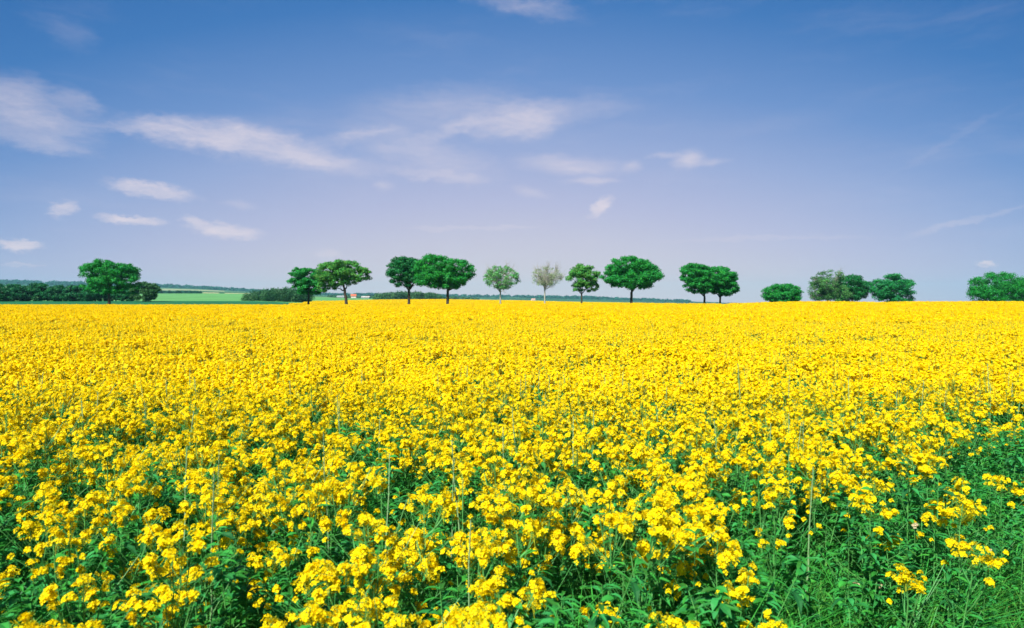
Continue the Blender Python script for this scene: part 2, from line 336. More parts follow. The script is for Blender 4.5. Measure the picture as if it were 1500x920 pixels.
HEADS = [raceme(r_, n_, 1, p_) for r_, n_, p_ in ((.050, 52, .0105), (.042, 40, .0105), (.058, 62, .0108), (.046, 42, .0105),
         (.032, 25, .0102), (.036, 29, .0105), (.028, 18, .0102), (.040, 22, .0105), (.018, 9, .0105), (.023, 11, .0105), (.013, 5, .0108), (.025, 14, .010))]
HEAD_ME = [h.mesh('flower_head', [MP, MB_]) for h in HEADS]
def plant_shape(kind):
    """returns stem buffer, foliage buffer and the places of its flower heads (kind of head, xyz, rz, scale)"""
    st = MBuf(); fo = MBuf(); hd = []
    H = kind['h']; lean = rng.normal(0, .05, 2); top = np.array([lean[0], lean[1], H])
    ax = bent((0, 0, 0), top, 7); ax[1:-1, :2] += rng.normal(0, .008, (5, 2))
    st.tube(ax, np.linspace(.0065, .0025, 7), 4, 1 if kind.get('pale') else 0)
    def axp(z):
        return np.array([np.interp(z, ax[:, 2], ax[:, 0]), np.interp(z, ax[:, 2], ax[:, 1]), z])
    def head(p, size):
        k = random.choice((0, 1, 2, 3)) if size > 1 else (random.choice((1, 3, 4, 5, 6, 7)) if size else random.choice((6, 8, 9, 10, 11)))
        hd.append((k, tuple(p), rng.random() * 6.28, .95 + .35 * rng.random()))
    if not kind.get('bare'): head(top, 2)
    else: hd.append((10, tuple(top), 0, .8))
    pods(st, top, unit(ax[-1] - ax[-2]), kind.get('pods', 9), 0)
    nb = kind['branches']; th0 = rng.random() * 6.28
    for q in range(nb):
        z0 = H * (kind.get('z0', .5) + .38 * rng.random()); th = th0 + q * 2.4 + rng.normal(0, .3); sp = kind['spread'] * (.5 + .8 * rng.random())
        p0 = axp(z0); dz = (H - z0) * (.55 + .5 * rng.random()); p1 = p0 + [sp * math.cos(th), sp * math.sin(th), dz]
        c_ = bent(p0, p1, 5, .03); st.tube(c_, np.linspace(.0035, .0017, 5), 3, 0)
        head(p1, 1 if q < nb * .7 else 0); pods(st, p1, unit(c_[-1] - c_[-2]), 5, 0, .035)
        broad_leaf(fo, p0, unit(np.array([math.cos(th), math.sin(th), .5])), .06 + .07 * rng.random(), .010 + .012 * rng.random(), 0)
        if rng.random() < .8:
            th += rng.normal(0, .9); p2 = c_[2] + [sp * .5 * math.cos(th), sp * .5 * math.sin(th), dz * .45]
            st.tube(bent(c_[2], p2, 4, .01), .0014, 3, 0); head(p2, 0)
        if rng.random() < .6: head(c_[3] + rng.normal(0, .02, 3), 0)
    for q in range(int(kind['leaves'] * 1.8)):
        z0 = H * (.12 + .68 * rng.random() ** .8); th = rng.random() * 6.28; s_ = 1.25 - z0 / H
        broad_leaf(fo, axp(z0), unit(np.array([math.cos(th), math.sin(th), .25 + .5 * rng.random()])), (.06 + .07 * rng.random()) * s_ + .02, (.006 + .013 * rng.random()) * s_, 0, .2 + .5 * rng.random())
    for q in range(kind.get('shoots', 22)):      # thin side shoots that knit the stand together
        z0 = H * (.25 + .6 * rng.random()); th = rng.random() * 6.28; l_ = .10 + .20 * rng.random(); p0 = axp(z0)
        e_ = p0 + [l_ * math.cos(th), l_ * math.sin(th), l_ * (.3 + 1.2 * rng.random())]; st.tube(bent(p0, e_, 4, .02), .0012, 3, 0)
        if q % 4 == 0 and z0 > H * .5: hd.append((10, tuple(e_), rng.random() * 6.28, .8 + .4 * rng.random()))
    return st, fo, hd
KINDS = [dict(h=1.12, branches=6, spread=.12, leaves=15, z0=.5, label='bushy rapeseed plant with a broad dome of yellow flower heads near the front'),
 dict(h=1.20, branches=5, spread=.10, leaves=13, z0=.55, label='tall rapeseed plant with a tight yellow bunch above the nearest plants'),
 dict(h=1.02, branches=7, spread=.15, leaves=16, z0=.45, label='low spreading rapeseed plant with many loose yellow flower heads near the front'),
 dict(h=1.06, branches=3, spread=.09, leaves=15, z0=.6, label='slender rapeseed plant with few yellow flower heads near the front of the field'),
 dict(h=.88, branches=4, spread=.10, leaves=18, z0=.4, label='short rapeseed plant, its small yellow heads below its neighbours near the front'),
 dict(h=1.34, branches=1, spread=.06, leaves=5, z0=.3, bare=True, pale=True, pods=22, shoots=3, label='pale leggy rapeseed stalk rising almost flowerless above the nearest plants'),
 dict(h=1.15, branches=8, spread=.14, leaves=13, z0=.55, label='dense rapeseed plant with crowded overlapping yellow flower heads near the front'),
 dict(h=.80, branches=2, spread=.08, leaves=24, z0=.3, shoots=14, label='leafy green rapeseed plant with barely open flower heads near the front')]
PL = []
for k in KINDS:
    st, fo, hd = plant_shape(k)
    whole = MBuf(); whole.add(st); 
    f2 = MBuf(); f2.add(fo); f2.m4 = [np.full(len(x), 2) for x in f2.f4]; whole.add(f2)
    for (hk, p, rz, sc) in hd:
        h2 = MBuf(); h2.add(HEADS[hk], rz, sc, p); h2.m4 = [np.where(x == 0, 3, 4) for x in h2.m4]; whole.add(h2)
    PL.append(dict(stem=st.mesh('stem', [MS, MST]), fol=fo.mesh('foliage', [ML]), heads=hd, label=k['label'],
                   proto=bpy.data.objects.new('rapeseed_proto', whole.mesh('rapeseed_whole', [MS, MST, ML, MP, MB_]))))
# lighter stands for the distance: square patches of stems with simpler heads
LH = [raceme(r_, n_, 0, p_) for r_, n_, p_ in ((.042, 20, .0145), (.030, 13, .0145), (.052, 26, .0145), (.018, 6, .015), (.024, 9, .0145))]
LH2 = [raceme(r_, n_, 0, p_, False) for r_, n_, p_ in ((.055, 9, .031), (.04, 7, .030), (.065, 12, .032), (.025, 4, .030))]
def stand(size, dens, heads, cover, lodf, hsd):
    b = MBuf(); n = int(size * size * dens); hw = []; xy = (rng.random((n, 2)) - .5) * size * 1.06
    for (x, y) in xy:
        cl = vnoise(x + 50, y + 50, .55, 21 + hsd); H = 1.02 + .22 * (cl - .5) + rng.normal(0, .05)
        nh = rng.poisson(heads * (.55 + .9 * cl)); r0 = .13
        b.tube(bent((x, y, .35), (x + rng.normal(0, .03), y + rng.normal(0, .03), H - .02), 3), .006 if lodf else .004, 3, 0)
        for q in range(max(nh, 1) if cl > .15 else 0):
            dx, dy = rng.normal(0, r0, 2); dz = -abs(rng.normal(0, .075)) if q else .02
            b.add((LH2[rng.integers(4)] if lodf else LH[rng.integers(5)]), rng.random() * 6.28, (.85 + .5 * rng.random()), (x + dx, y + dy, H + dz))
    hb = MBuf(); 
    b.m4 = [x for x in b.m4]
    # materials: heads use 0 petal / 1 bud; tubes were written with 0, so shift them
    out = MBuf(); 
    for V, Q, mm in zip(b.v, b.f4, b.m4): out.v.append(V); out.f4.append(Q); out.m4.append(mm + 0 if len(V) != 9 else mm + 2)
    out.n = b.n
    nl = int(size * size * cover); c = np.concatenate([(rng.random((nl, 2)) - .5) * size, .45 + .50 * rng.random((nl, 1)) ** .8], 1)
    out.quads(leaf_quads(c, unit(rng.normal(size=(nl, 3)) + [0, 0, .6]), .05 + .05 * rng.random(nl) if not lodf else .09 + .06 * rng.random(nl), .3), 3)
    ns = int(size * size * (50 if not lodf else 12)); p = np.concatenate([(rng.random((ns, 2)) - .5) * size, .5 + .2 * rng.random((ns, 1))], 1)
    q = p + np.concatenate([rng.normal(0, .08, (ns, 2)), .25 + .4 * rng.random((ns, 1))], 1); w = np.concatenate([rng.normal(0, 1, (ns, 2)), np.zeros((ns, 1))], 1); w = unit(w) * .0025 * (2.5 if lodf else 1)
    out.quads(np.stack([p - w, p + w, q + w * .4, q - w * .4], 1), 2)
    return bpy.data.objects.new('stand_proto', out.mesh('rapeseed_stand', [MP, MB_, MS, ML]))
MID = [stand(1.6, 22, hh, 130, False, q) for q, hh in enumerate((11, 10, 12, 8.6, 6.0, 3.8))]
FAR = [stand(4.0, 18, hh, 26, True, q + 10) for q, hh in enumerate((13, 12, 11.5, 11))]

def edge_x(y):                                  # where the crop thins out into the verge on the right
    return np.interp(y, [0, 1.6, 2.3, 3.2, 4.2, 5.2, 7, 12, 200], [-.2, .30, .95, 1.95, 3.0, 4.1, 6.2, 12.5, 230])
ED = lambda x, y: edge_x(y) - x                 # >0 inside the crop
# near plants, one by one
pts = []
sp_ = .235
for yy in np.arange(1.15, 8.3, sp_):
    for xx in np.arange(-yy * .78 - 2.2, yy * .78 + 2.2, sp_):
        x = xx + rng.uniform(-.11, .11); y = yy + rng.uniform(-.11, .11); d = ED(x, y)
        d += .30; keep = 1.0 if d > 1.7 else np.clip(.14 + .50 * d, 0, 1)
        nz = float(vnoise(x + 40, y + 40, .6, 31)); dens = np.interp(y, [1, 2.2, 4, 6, 8], [.66, .64, .78, .95, 1.08])
        if x > .8: keep *= np.interp(x / max(y, 1), [.3, .7], [1, .75])
        if rng.random() > keep * dens * (.50 + .95 * nz): continue
        if d < .9: k = rng.choice([3, 4, 7, 5, 2], p=[.3, .25, .3, .1, .05])
        else: k = rng.choice(8, p=[.19, .15, .15, .11, .09, .07, .17, .07])
        pts.append((x, y, int(k), rng.random() * 6.28, .92 + .16 * rng.random() + .05 * (nz - .5)))
def shown(x, y):                                # nearest plants whose tops stand inside the frame
    if abs(x) > .754 * y + .12: return False
    return (y * math.cos(.022) > 1.2) and (EYE - 1.2) / y < .50
ins = sorted([p for p in pts if shown(p[0], p[1])], key=lambda p: p[1])[:300]
inset = set(id(p) for p in ins)
rest = [p for p in pts if id(p) not in inset]
first = {}
def copy_tree(o):
    c = o.copy(); C.objects.link(c)
    for ch in list(o.children):
        d = ch.copy(); C.objects.link(d); d.parent = c
    return c
for (x, y, k, rz, sc) in ins:
    if k not in first:
        o = bpy.data.objects.new('rapeseed_plant', None); C.objects.link(o); o.empty_display_size = .1
        tag(o, PL[k]['label'], 'rapeseed plant', 'nearest rapeseed plants at the front of the field')
        link('stem', PL[k]['stem'], o); link('foliage', PL[k]['fol'], o)
        for (hk, p, hr, hs) in PL[k]['heads']:
            h = link('flower_head', HEAD_ME[hk], o); h.location = p; h.rotation_euler = (0, 0, hr); h.scale = (hs,) * 3
        first[k] = o
    else: o = copy_tree(first[k])
    o.location = (x, y, G(x, y)); o.rotation_euler = (rng.normal(0, .05), rng.normal(0, .05), rz); o.scale = (sc,) * 3

# ------------------------------------------------------------------ scattering one mass from prototypes
def scatter(name, items, protos, label, cat):
    """items: (x, y, z, rz, tilt, scale, index); one object whose points carry instances"""
    A = np.array(items, float); me = bpy.data.meshes.new(name); me.vertices.add(len(A)); me.vertices.foreach_set('co', A[:, :3].ravel().copy())
    ra = me.attributes.new('rot', 'FLOAT_VECTOR', 'POINT'); rv = np.stack([A[:, 4], A[:, 4] * .5, A[:, 3]], 1); ra.data.foreach_set('vector', rv.ravel())
    sa = me.attributes.new('scl', 'FLOAT', 'POINT'); sa.data.foreach_set('value', A[:, 5].copy())
    va = me.attributes.new('vi', 'INT', 'POINT'); va.data.foreach_set('value', A[:, 6].astype(np.int32))
    o = link(name, me); tag(o, label, cat, kind='stuff')
    g = bpy.data.node_groups.new(name, 'GeometryNodeTree'); g.is_modifier = True
    g.interface.new_socket('Geometry', in_out='INPUT', socket_type='NodeSocketGeometry'); g.interface.new_socket('Geometry', in_out='OUTPUT', socket_type='NodeSocketGeometry')
    gi = g.nodes.new('NodeGroupInput'); go = g.nodes.new('NodeGroupOutput'); jn = g.nodes.new('GeometryNodeJoinGeometry')
    def attr(nm, ty):
        n = g.nodes.new('GeometryNodeInputNamedAttribute'); n.data_type = ty; n.inputs['Name'].default_value = nm; return n.outputs['Attribute']
    rot = attr('rot', 'FLOAT_VECTOR'); scl = attr('scl', 'FLOAT'); vi = attr('vi', 'INT')
    er = g.nodes.new('FunctionNodeEulerToRotation'); g.links.new(rot, er.inputs[0])
    for k, p in enumerate(protos):
        cmpn = g.nodes.new('FunctionNodeCompare'); cmpn.data_type = 'INT'; cmpn.operation = 'EQUAL'; g.links.new(vi, cmpn.inputs[2]); cmpn.inputs[3].default_value = k
        oi = g.nodes.new('GeometryNodeObjectInfo'); oi.inputs['Object'].default_value = p; oi.inputs['As Instance'].default_value = True
        ip = g.nodes.new('GeometryNodeInstanceOnPoints'); g.links.new(gi.outputs[0], ip.inputs['Points']); g.links.new(cmpn.outputs[0], ip.inputs['Selection'])
        g.links.new(oi.outputs['Geometry'], ip.inputs['Instance']); g.links.new(er.outputs[0], ip.inputs['Rotation']); g.links.new(scl, ip.inputs['Scale'])
        g.links.new(ip.outputs[0], jn.inputs[0])
    g.links.new(jn.outputs[0], go.inputs[0]); md = o.modifiers.new('scatter', 'NODES'); md.node_group = g; return o
items = [(x, y, G(x, y), rz, rng.normal(0, .05), sc, k) for (x, y, k, rz, sc) in rest]
nP = len(PL); nM = len(MID)
mp_ = []
for yy in np.arange(8.7, 34, 1.5):
    for xx in np.arange(-yy * .80 - 6, yy * .80 + 6, 1.5):
        if ED(xx, yy) < .3: continue
        nz = vnoise(xx, yy, 5, 41); edge = np.interp(ED(xx, yy), [0, 3], [2, 0]); k = int(np.clip(rng.choice([0, 1, 2, 3]) + edge + (nz > .72) * 1.2 + (xx / yy > .35) * rng.integers(0, 2), 0, nM - 1))
        mp_.append((xx + rng.uniform(-.15, .15), yy + rng.uniform(-.15, .15), 0, rng.random() * 6.28, 0, .92 + .14 * rng.random() + .07 * (nz - .5), nP + k))
for yy in np.arange(35.5, 134, 3.6):
    for xx in np.arange(-yy * .80 - 12, yy * .80 + 12, 3.6):
        px = 750 + F * xx / yy
        if yy > far_edge(px) - 1.5: continue
        nz = vnoise(xx, yy, 12, 42)
        mp_.append((xx + rng.uniform(-.3, .3), yy + rng.uniform(-.3, .3), 0, rng.random() * 6.28, 0, .95 + .08 * rng.random() + .06 * (nz - .5), nP + nM + int(rng.integers(len(FAR)))))
A = np.array(mp_); A[:, 2] = ground(A[:, 0], A[:, 1])
items += [tuple(r) for r in A]
scatter('rapeseed_field', items, [p['proto'] for p in PL] + MID + FAR, 'flowering yellow rapeseed crop stretching from the nearest plants to the row of trees', 'rapeseed crop')
# the next rapeseed field, beyond the trees
it = []
for yy in np.arange(160, 470, 3.9):
    for xx in np.arange(at(420, yy), at(960, yy), 3.8):
        px = 750 + F * xx / yy
        if px < np.interp(yy, [128, 160, 400, 520], [425, 432, 556, 600]) + 3: continue
        it.append((xx, yy, G(xx, yy), rng.random() * 6.28, 0, 1.0 + .06 * rng.random(), int(rng.integers(len(FAR)))))
scatter('far_rapeseed_field', it, FAR, 'strip of bright yellow rapeseed rising behind the row of trees', 'rapeseed crop')

# ------------------------------------------------------------------ verge of grass and weeds
def tuft(n, h, w):
    b = MBuf()
    for q in range(n):
        th = rng.random() * 6.28; l_ = h * (.5 + .7 * rng.random()); r0 = .05 * rng.random(); be = l_ * (.25 + .7 * rng.random())
        p = np.array([r0 * math.cos(th), r0 * math.sin(th), 0]); th += rng.normal(0, .5); t = np.linspace(0, 1, 4)[:, None]
        c = p + t * [0, 0, l_] * (1 - .25 * t) + t ** 2 * np.array([math.cos(th), math.sin(th), 0]) * be
        s_ = np.array([-math.sin(th), math.cos(th), 0]) * w * np.array([1, .9, .65, .06])[:, None]
        b.grid(np.concatenate([c - s_, c + s_]), [[i_, i_ + 1, 5 + i_, 4 + i_] for i_ in range(3)], 0)
    return b
def weed(h, n, lw):
    b = MBuf(); top = (rng.normal(0, .06), rng.normal(0, .06), h); ax = bent((0, 0, 0), top, 5); b.tube(ax, np.linspace(.004, .0015, 5), 3, 1)
    for q in range(n):
        t = (.1 + .9 * rng.random()) * h; th = rng.random() * 6.28; p = np.array([np.interp(t, ax[:, 2], ax[:, i_]) for i_ in (0, 1)] + [t])
        broad_leaf(b, p, unit(np.array([math.cos(th), math.sin(th), .5])), (.035 + .06 * rng.random()), lw * (.4 + .8 * rng.random()), 0, .3 + .4 * rng.random())
    return b
def scrap(n):                                   # dry yellowed blades and fallen petals caught in the grass
    b = MBuf(); c = np.concatenate([rng.normal(0, .12, (n, 2)), .05 + .25 * rng.random((n, 1))], 1)
    b.quads(leaf_quads(c, unit(rng.normal(size=(n, 3)) + [0, 0, 1.]), .006 + .02 * rng.random(n), .3), 0); return b
MDRY = leafy('dry_blade', (.55, .46, .12), .35, .25)
VG = [bpy.data.objects.new('verge_proto', tuft(40, .34, .003).mesh('grass_tuft', [MG])), bpy.data.objects.new('verge_proto', tuft(34, .55, .004).mesh('grass_tuft', [MWD])),
      bpy.data.objects.new('verge_proto', weed(.42, 34, .011).mesh('weed', [MWD, MS])), bpy.data.objects.new('verge_proto', weed(.6, 44, .009).mesh('weed', [ML, MS])),
      bpy.data.objects.new('verge_proto', weed(.28, 28, .013).mesh('weed', [MG, MS])), bpy.data.objects.new('verge_proto', scrap(16).mesh('scrap', [MDRY])),
      bpy.data.objects.new('verge_proto', weed(.75, 60, .011).mesh('weed', [ML, MS]))]
it = []
for q in range(70000):
    y = rng.uniform(.6, 17); x = rng.uniform(-.2, 22)
    if x > .9 * y + 6 or ED(x, y) > .45: continue
    d = -ED(x, y); lush = np.clip(.8 - d / .8, 0, 1)
    if rng.random() > .75: continue
    k = rng.choice([0, 1, 2, 3, 4, 5, 6], p=[.24, .22, .17, .12, .12, .07, .06]) if d < .15 else rng.choice([0, 4, 2, 5, 1], p=[.46, .13, .08, .21, .12])
    it.append((x, y, G(x, y), rng.random() * 6.28, rng.normal(0, .18), (.50 + .55 * lush) * (.8 + .5 * rng.random()), k))
scatter('verge_grass', it, VG, 'green weeds and grass on the verge beside the crop', 'grass')
it = []                                         # leafy undergrowth below the flowering plants
for q in range(13000):
    y = rng.uniform(1.2, 9); x = rng.uniform(-9, 9)
    if abs(x) > .8 * y + 1.8 or ED(x, y) < .3: continue
    it.append((x, y, G(x, y), rng.random() * 6.28, rng.normal(0, .2), 1.0 + .5 * rng.random(), rng.choice([1, 3, 6, 2], p=[.42, .24, .22, .12])))
scatter('undergrowth', it, VG, 'dark green leafy undergrowth beneath the flowering rapeseed', 'undergrowth')
# cream flowered weeds
for (px, py, h, lab) in ((1254, 857, .66, 'cream flowered weed in the green verge, leftmost of the pale ones'), (1306, 866, .62, 'weed with a bent cream flower spray low in the verge'),
                         (1350, 770, .84, 'taller weed with a withered cream flower head beside yellow rapeseed'), (1400, 822, .60, 'small weed with one pinkish cream flower head in the grass'),
                         (1462, 812, .58, 'thin weed with a cream flower head at the grassy verge corner')):
    v_ = Vector(((px - 750) / F, 1, -(py - 460) / F - .0221)); tt = (h - EYE) / v_.z; x, y = v_.x * tt, v_.y * tt
    o = bpy.data.objects.new('flowering_weed', None); C.objects.link(o); o.location = (x, y, G(x, y)); tag(o, lab, 'weed', 'cream flowered weeds in the verge')
    s_ = MBuf(); ax = bent((0, 0, 0), (rng.normal(0, .03), rng.normal(0, .03), h), 5); s_.tube(ax, np.linspace(.004, .002, 5), 4); link('stem', s_.mesh('stem', [MS]), o)
    f_ = MBuf(); 
    for q in range(10):
        th = rng.random() * 6.28; z = h * (.15 + .7 * rng.random()); broad_leaf(f_, (ax[2, 0], ax[2, 1], z), unit(np.array([math.cos(th), math.sin(th), .5])), .09, .012, 0)
    link('foliage', f_.mesh('foliage', [MWD]), o)
    hb = raceme(.028, 15, 1, .010); hh = link('flower_head', hb.mesh('cream_head', [MCR, MS]), o); hh.location = ax[-1]

# ------------------------------------------------------------------ trees
def crown_clumps(ells, Y, x0, zpx, n, flatb=.75, cs=1.0):
    out = []
    k = Y / F; area = np.array([rx * ry for (_, _, rx, ry) in ells], float); area /= area.sum()
    for (cx, cy_, rx, ry), a in zip(ells, area):
        m_ = max(4, int(n * a)); d = unit(rng.normal(size=(m_, 3))); rr = np.where(rng.random(m_) < .75, .82 + .16 * rng.random(m_), .3 + .5 * rng.random(m_))
        d = d * rr[:, None]; d[:, 2] = np.maximum(d[:, 2], -flatb)
        R3 = np.array([rx * k, (rx * .6 + ry * .4) * k, ry * k])
        size = cs * (.19 + .10 * rng.random(m_)) * math.sqrt(R3[0] * R3[2])
        c = d * (R3 - size.mean() * .30)
        c += np.array([(cx - 750) * k, Y, EYE + (HZ - cy_) * k]); out.append(np.concatenate([c, size[:, None]], 1))
    return np.concatenate(out)
def clump_leaves(cl, n, leaf, flat_=.62, thin=0.):
    w = cl[:, 3] ** 2.3; idx = rng.choice(len(cl), n, p=w / w.sum()); d = unit(rng.normal(size=(n, 3)) + [0, 0, .28]); r = cl[idx, 3:4] * (.35 + .95 * rng.random((n, 1)) ** .9)
    c = cl[idx, :3] + d * r * np.array([1, 1, flat_]); nn = unit(d * [1, 1, 1.3] + rng.normal(0, .45, (n, 3)))
    return leaf_quads(c, nn, leaf * (.6 + .8 * rng.random(n)), .62)
def make_tree(label, cat, Y, tpx, ells, mat, bark=BARK, n=9000, ncl=70, leaf=.17, tr=.32, fork=None, lean=0, limbs=9, group=None, name='broadleaf_tree', cs=1.0, twigs=0, flatb=.75, base_px=0):
    k = Y / F; X0 = at(tpx + base_px, Y); Z0 = G(X0, Y)
    cl = crown_clumps(ells, Y, 0, 0, int(ncl * 2.6), flatb, cs * .92); n = int(n * 1.7); leaf *= .9; n = int(n * 1.45)
    o = bpy.data.objects.new(name, None); C.objects.link(o); o.location = (X0, Y, Z0); tag(o, label, cat, group)
    org = np.array([X0, Y, Z0]); cl[:, :3] -= org
    zb = cl[:, 2].min(); zt = cl[:, 2].max(); zf = max(zb + (zt - zb) * .10, .8) if fork is None else EYE + (HZ - fork) * k - Z0
    b = MBuf(); xt = (lean) * k; top = np.array([xt, 0, zf]); pts_ = bent((0, 0, -.15), top, 6); pts_[1:-1, :2] += rng.normal(0, tr * .12, (4, 2))
    rad = tr * np.array([1.35, 1.0, .9, .85, .8, .8]); b.tube(pts_, rad, 9)
    tgt = cl[rng.permutation(len(cl))[:limbs + twigs]]; up = np.array([cl[:, 0].mean(), cl[:, 1].mean(), zb + (zt - zb) * .8])
    b.tube(bent(top - [0, 0, .1], up, 6, 0), np.linspace(tr * .62, tr * .12, 6), 6)
    ends = []
    for i_, q in enumerate(tgt):
        s0 = top + (up - top) * (rng.random() * .45 if i_ >= 4 else 0); e_ = q[:3]
        c_ = bent(s0 - [0, 0, .1], e_, 6, -np.linalg.norm(e_ - s0) * .08 if i_ % 2 else np.linalg.norm(e_ - s0) * .05); c_[1:-1] += rng.normal(0, .10, (4, 3))
        thick = tr * (.5 if i_ < 5 else .28 if i_ < limbs else .15); b.tube(c_, np.linspace(thick, thick * .22, 6), 5); ends.append(c_)
    if twigs:
        for c_ in ends:
            for q in range(16):
                j_ = rng.integers(2, 6); s0 = c_[j_]; d = unit(s0 - np.array([up[0], up[1], zf]) + rng.normal(0, 1.2, 3)) * (.5 + 1.1 * rng.random()); d[2] += .25
                m_ = s0 + d; b.tube(np.stack([s0, s0 + d * .5 + rng.normal(0, .06, 3), m_]), [.024, .017, .009], 3)
                for r_ in range(3):
                    e2 = s0 + d * (.4 + .3 * r_) + rng.normal(0, .38, 3) + [0, 0, .15]; b.tube(np.stack([s0 + d * (.3 + .3 * r_), e2]), [.013, .007], 3)
    link('trunk', b.mesh('trunk', [bark], True), o)
    f_ = MBuf(); f_.quads(clump_leaves(cl, n, leaf)); link('crown', f_.mesh('crown', [mat]), o)
    return o
TG = leafy('tree_green', (.022, .32, .050), .5, .42, .5, .25, .02)
TD = leafy('tree_dark_green', (.012, .19, .042), .5, .36, .5, .25, .02)
TM = leafy('tree_fresh_green', (.022, .33, .045), .5, .42, .5, .25, .02)
TL = leafy('tree_light_green', (.12, .42, .12), .45, .35, .5, .25, .03)
TY = leafy('tree_yellow_green', (.085, .34, .055), .45, .35, .5, .25, .03)
TO = leafy('tree_olive', (.10, .33, .08), .45, .3, .5, .25, .03, big=((.03, .12, .03), .35))
TB = leafy('tree_blue_green', (.025, .30, .085), .5, .42, .5, .25, .03)
TP = leafy('tree_pale', (.30, .44, .22), .35, .35, .5, .25, .03)
TH = leafy('hedge_green', (.010, .15, .045), .45, .25, .5, .25, .03)
grp = 'trees in a row along the far edge of the field'
make_tree('broad dark green tree standing in front of the hedge at the left', 'tree', 140, 160, [(160, 399, 43, 17), (162, 392, 32, 14), (148, 396, 30, 12), (168, 412, 40, 16), (185, 396, 20, 10), (150, 420, 30, 12), (172, 425, 34, 10)], TG, n=15000, ncl=95, fork=424, tr=.33, group=grp, leaf=.16)
make_tree('small dark green tree tucked left of the leaning tree', 'tree', 146, 452, [(450, 408, 27, 15), (440, 400, 16, 9), (455, 422, 26, 11)], TG, n=9000, ncl=60, fork=424, tr=.25, group=grp)
make_tree('wide light green tree leaning left over a forked trunk', 'tree', 139, 505, [(500, 397, 34, 16), (486, 409, 28, 14), (522, 402, 25, 12), (476, 420, 18, 9), (500, 410, 24, 12)], TY, n=10500, ncl=78, fork=424, lean=-4, tr=.34, group=grp, base_px=4)
make_tree('dense dark green tree, left of a touching pair', 'tree', 144, 599, [(596, 397, 29, 21), (590, 390, 22, 14), (612, 402, 25, 18), (600, 412, 30, 12)], TD, n=12000, ncl=80, fork=425, tr=.33, group=grp, flatb=.6)
make_tree('widest rounded bright green tree, right of the touching pair', 'tree', 138, 656, [(636, 395, 30, 22), (666, 399, 29, 21), (648, 410, 40, 15), (656, 414, 28, 13)], TM, n=16000, ncl=110, fork=425, tr=.33, group=grp, flatb=.65)
make_tree('small sparse pale green tree on a thin trunk', 'tree', 140, 733, [(736, 408, 27, 19), (733, 398, 20, 10)], TL, BARKG, n=2500, ncl=55, leaf=.15, tr=.18, fork=428, group=grp, twigs=6, cs=.8)
make_tree('almost bare grey tree with fine branches', 'tree', 140, 798, [(801, 406, 24, 16)], TP, BARKG, n=1150, ncl=50, leaf=.10, tr=.18, fork=425, group=grp, twigs=26, cs=.8)
make_tree('small yellowish green tree left of the big round tree', 'tree', 141, 852, [(854, 405, 26, 19), (857, 420, 22, 10), (846, 398, 15, 10)], TY, n=5200, ncl=60, leaf=.16, tr=.2, fork=430, group=grp, cs=.9)
make_tree('big domed deep green tree with a straight dark trunk', 'tree', 138, 925, [(922, 395, 36, 20), (925, 406, 47, 15), (925, 412, 36, 14), (945, 402, 24, 16)], TG, n=16000, ncl=105, fork=428, tr=.32, group=grp, flatb=.72)
make_tree('rounded green tree, left of the close pair right of centre', 'tree', 140, 1032, [(1019, 402, 24, 17), (1024, 418, 23, 14), (1028, 409, 22, 19)], TG, n=13000, ncl=95, fork=434, tr=.26, group=grp)
make_tree('drooping green tree, right of the close pair right of centre', 'tree', 143, 1055, [(1055, 409, 24, 19), (1060, 422, 22, 14), (1050, 416, 22, 17)], TG, n=12500, ncl=90, fork=436, tr=.24, group=grp)
g2 = 'trees half hidden behind the crest on the right'
make_tree('small rounded dark green tree peeking over the crest', 'tree', 172, 1145, [(1145, 430, 27, 16), (1145, 436, 27, 12), (1148, 422, 17, 8)], TG, n=9000, ncl=70, tr=.25, group=g2, flatb=.9)
make_tree('olive tree with thin foliage and pale branches showing', 'tree', 168, 1212, [(1212, 414, 27, 21), (1218, 430, 30, 16), (1200, 428, 17, 14)], TO, BARKG, n=6200, ncl=80, leaf=.15, tr=.26, group=g2, twigs=14, cs=.85, flatb=.9)
make_tree('dark green tree with a low gap behind the olive tree', 'tree', 176, 1248, [(1246, 420, 27, 18), (1238, 432, 26, 13), (1260, 428, 14, 12)], TD, n=9000, ncl=70, tr=.26, group=g2, flatb=.9)
make_tree('bluish green rounded tree right of the olive tree', 'tree', 170, 1308, [(1306, 420, 30, 19), (1312, 434, 28, 14), (1290, 428, 15, 14)], TB, n=9000, ncl=72, tr=.26, group=g2, flatb=.9)
make_tree('low wide green tree cut off by the picture edge', 'tree', 170, 1464, [(1462, 420, 40, 21), (1470, 434, 52, 16), (1440, 430, 22, 14), (1500, 428, 30, 18)], TG, n=15000, ncl=105, tr=.3, group=g2, flatb=.9)
# overgrown hedge of single trees at the left, and the lighter bush at its end
g3 = 'overgrown hedge trees behind the green crop'
hl = [(-42, 26, 17, 'hedge tree just outside the left end of the overgrown hedge'), (4, 25, 15, 'dark hedge tree at the left end of the overgrown hedge'), (30, 20, 14, 'rounded dark hedge tree, second from the left end'), (57, 22, 15, 'tallest dark hedge tree, third from the left end'),
      (86, 20, 12, 'dull green hedge tree between the tallest and the broad tree'), (112, 20, 13, 'dark hedge tree beside the crown of the broad tree'), (140, 20, 13, 'dark hedge tree behind the left side of the broad tree'), (170, 20, 12, 'dark hedge tree behind the trunk of the broad tree'), (190, 14, 10, 'low dark hedge tree just before the lighter bush')]
for (px, rx, ry, lab) in hl:
    make_tree(lab, 'tree', 221 + rng.uniform(-3, 3), px, [(px, 430, rx, ry), (px - 4, 434, rx, 9), (px + rng.uniform(-5, 5), 424, rx * .6, ry * .6)], TH, n=4600, ncl=46, leaf=.24, tr=.22, limbs=5, group=g3, name='hedge_tree', flatb=.95)
